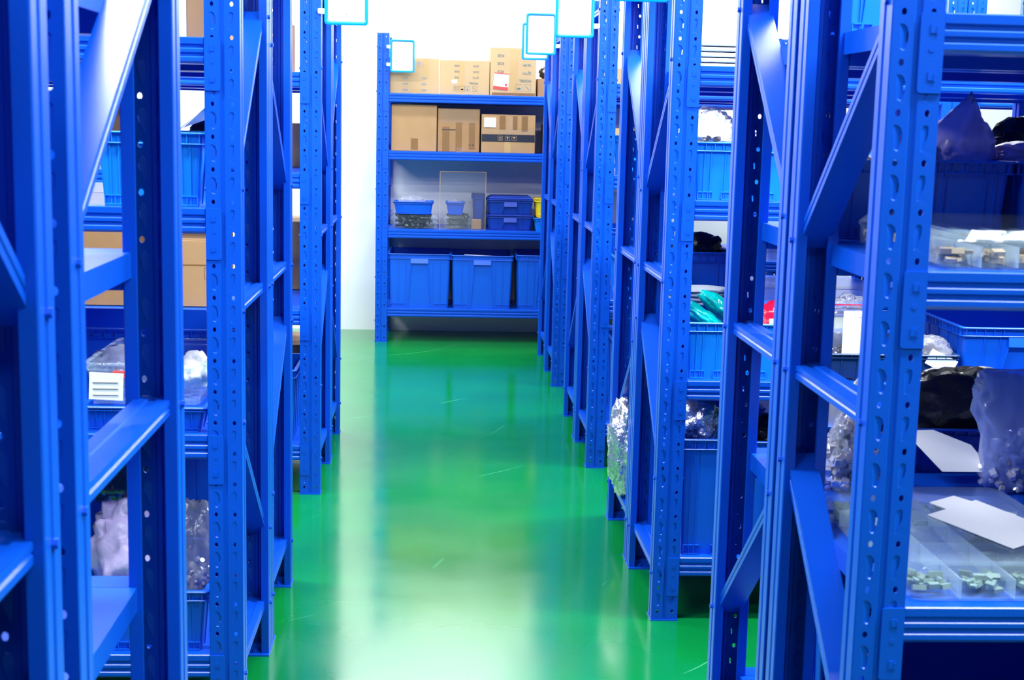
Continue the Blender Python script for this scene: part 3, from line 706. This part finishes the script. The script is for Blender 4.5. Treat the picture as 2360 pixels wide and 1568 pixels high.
bag('black crumpled bag on top of the dark blue crate behind the white wrap', .93, 4.93, 1.02, .17, .17, .12, 'black', 45, amp=.3, pinch=.2, group=None)
t = thing('pack_stack', 'pile of pale packs on the top shelf right of the aisle, against the white wall', 'packs', (.85, 4.35, 1.68))
for k in range(5):
    s = MB(); s.box(-.10+.004*k, .1, -.12, .12, k*.016, k*.016+.012); s.build('pack', M['cloth'] if k % 2 else M['clip'], t, bevel=.003)
# zip bags in dark tray
t = bag('clear zip bag of small screws with a big white label, standing in the dark tray', 1.25, 4.2, .775, .19, .09, .24, 'film', 51, 'steeld', .3, n=140, size=.006, pinch=1.4)
s = MB(); s.box(-.02, .085, -.052, -.049, .05, .19); o = s.build('paper_label', M['white'], t); o['label'] = 'white label on zip bag'
text('一', .012, M['faint'], o, (.03, -.053, .17), name='label_text')
s = MB(); s.box(-.09, .09, -.03, -.0285, .205, .208); s.build('zip_seal', M['redbag'], t)
t = bag('flat clear bag with tilted white label at the right end of the dark tray', 1.49, 4.2, .775, .2, .1, .12, 'film', 52, 'steeld', .45, n=160, size=.006, pinch=.6)
s = MB(); s.box(-.02, .07, -.062, -.059, .03, .08, Matrix.Rotation(.45, 4, 'Y')); s.build('paper_label', M['white'], t)
bag('dark shiny bag on the bottom shelf far right, under the ribbed beam', 1.55, 4.2, .2, .6, .2, .42, 'black', 53, amp=.2, pinch=.2, group=None)
# R3 aisle-side foil bundle
bag('foil wrapped bundle poking into the aisle between the right hand uprights', .70, 5.0, .168, .13, .2, .36, 'foil', 61, amp=.25, pinch=.2, group=None, name='foil_bundle', cat='bundle')
crate('blue bin on the bottom shelf of the right rack behind the foil bundle', .80, 1.15, 4.75, .42, .2, .34, 'bin', group=G2)
# R0/R1 lower shelf crates (bottom right corner)
crate('large blue bin at the bottom right corner of the photo under the clear tray', .80, 1.3, 2.15, .44, .2, .36, 'bin', 'handle', group='bins on the bottom shelves of the near right racks')
crate('blue bin low on the second right rack behind the near brace', .80, 1.3, 2.74, .42, .2, .4, 'bin', group='bins on the bottom shelves of the near right racks')
# R4..R7
far = [('R4', 6.09), ('R6', 8.03)]
crate('blue crate low on the third right rack seen through narrow gaps', .80, 1.2, 6.09, .42, .75, .17, 'binc', group='crates on the farther right racks')
crate('blue crate at eye level on the third right rack seen through narrow gaps', .80, 1.2, 6.09, .42, 1.29, .17, 'binc', group='crates on the farther right racks')
crate('blue bin on the bottom shelf of the third right rack', .80, 1.2, 6.09, .42, .2, .35, 'bin', group='crates on the farther right racks')
crate('blue crate low on the farthest right double rack', .80, 1.2, 8.03, .42, .75, .17, 'bin', group='crates on the farther right racks')
carton('pale carton at eye level on the farthest right double rack', .80, 1.2, 8.03, .42, 1.29, .2, 'kraftl')
bag('pale bag with blue seams in the white window beyond the lilac bag', 2.62, 6.2, 1.29, .35, .2, .24, 'film', 71, pinch=1.3, group=None)
sheet('paper', 'white paper roll leaning on the third right rack', 'paper', [(.79, 6.1, 1.0), (.84, 6.1, 1.02), (.84, 6.2, .77), (.79, 6.2, .77)], 'white', .003)

# ------------------------------------------------------------------ left racks: contents
GL = 'crates on the left rack with the sharp upright'
crate('bright blue crate at eye level on the left rack with the sharp upright', -.80, -.545, 3.35, .42, 1.29, .172, 'binc', group=GL)
carton('carton with a white paper label on the top shelf of the left rack', -.72, -.545, 3.37, .4, 1.68, .2, 'kraft', tapes=[(-.04, .0, .02, .12, 'tapel'), (.01, .045, .0, .1, 'white')])
bag('dark bag under the top left shelf, behind the bright blue crate', -.62, 4.0, 1.29, .2, .2, .22, 'black', 81, group=None, pinch=.4)
sheet('paper', 'white paper flap above the bright blue crate on the left rack', 'paper', [(-.60, 3.36, 1.47), (-.545, 3.36, 1.52), (-.545, 3.5, 1.50), (-.63, 3.5, 1.47)], 'white')
carton('light brown bundle above the bright blue crate, behind the shiny diagonal brace', -.80, -.69, 3.5, .2, 1.41, .13, 'kraft')
crate('low blue tray under the clear tub on the left rack', -.84, -.545, 3.33, .44, .75, .062, 'bin', group=GL)
t = crate('bluish clear tub with a white paper label on its front, on the left rack', -.835, -.55, 3.34, .4, .814, .1, 'clear', group=None, name='clear_tub', cat='tub')
s = MB(); s.box(-.13, -.05, -.2045, -.202, .01, .075, Matrix.Rotation(.04, 4, 'Y')); o = s.build('paper_label', M['white'], t); o['label'] = 'white paper label with faint lines'
for k in range(3):
    s = MB(); s.box(-.12, -.06, -.206, -.2045, .025+k*.015, .026+k*.015); s.build('label_line', M['faint'], o)
t = bag('pale printed bag lying in the clear tub on the left rack', -.76, 3.5, .835, .2, .2, .10, 'filmg', 82, group=None, pinch=.2)
s = MB(); s.box(-.02, .04, -.1, -.085, .035, .05); s.build('printed_mark', M['red'], t)
bag('white bag with print at the right end of the clear tub on the left rack', -.59, 3.45, .84, .09, .14, .09, 'white', 83, group=None, pinch=.4)
crate('blue bin of bagged parts on the bottom shelf of the left rack', -.84, -.548, 3.33, .44, .2, .155, 'bin', group=GL)
bag('grey translucent bag standing in the bin at the lower left', -.76, 3.45, .30, .2, .18, .26, 'filmp', 84, 'steeld', .3, n=60, pinch=1.0)
bag('clear bag of small parts beside the sharp upright at the lower left', -.59, 3.45, .28, .13, .16, .28, 'filmg', 85, 'steel', .4, n=120, pinch=.9)
bag('shiny black and silver bag above the grey bag at the lower left', -.80, 3.62, .48, .17, .16, .17, 'foild', 86, group=None, amp=.3)
crate('blue bin on the bottom shelf of the left rack behind the bagged parts', -1.35, -.55, 3.93, .42, .2, .40, 'bin', group=GL)
crate('blue bin on the middle shelf of the rear left rack', -1.35, -.55, 3.93, .42, .75, .16, 'bin', group=GL)
bag('small green tinted clear bag at the bottom left of the photo', -.56, 2.05, .2, .12, .1, .12, 'film', 87, pinch=1.0)
GC = 'cardboard cartons on the far left racks'
t = carton('carton with two up arrows, seen left of the sharply focused left upright', -1.12, -.86, 5.6, .4, .752, .27, 'kraft', tapes=[(-.13, .13, .165, .17, 'tape')], group=GC)
pictogram(t, .095, .135, -.2, 'up', M['printk'], .045)
carton('brown carton on the far left rack, seen under the shiny brace', -1.5, -1.17, 5.6, .4, .752, .36, 'kraftd', group=GC)
carton('carton on the top shelf of the far left rack', -1.1, -.6, 5.6, .4, 1.68, .2, 'kraft', group=GC)
carton('carton at eye level at the aisle end of the farthest left rack', -.72, -.545, 6.25, .35, 1.29, .19, 'kraftl', group=GC)
carton('tall carton on the middle shelf, aisle end of the farthest left rack', -.72, -.535, 6.24, .4, .752, .3, 'kraftl', group=GC)
carton('carton low at the aisle end of the farthest left rack', -.72, -.535, 6.24, .4, .202, .3, 'kraft', group=GC)
crate('blue bin on the bottom shelf of the far left rack', -.95, -.56, 5.6, .42, .2, .3, 'bin', group=GL)
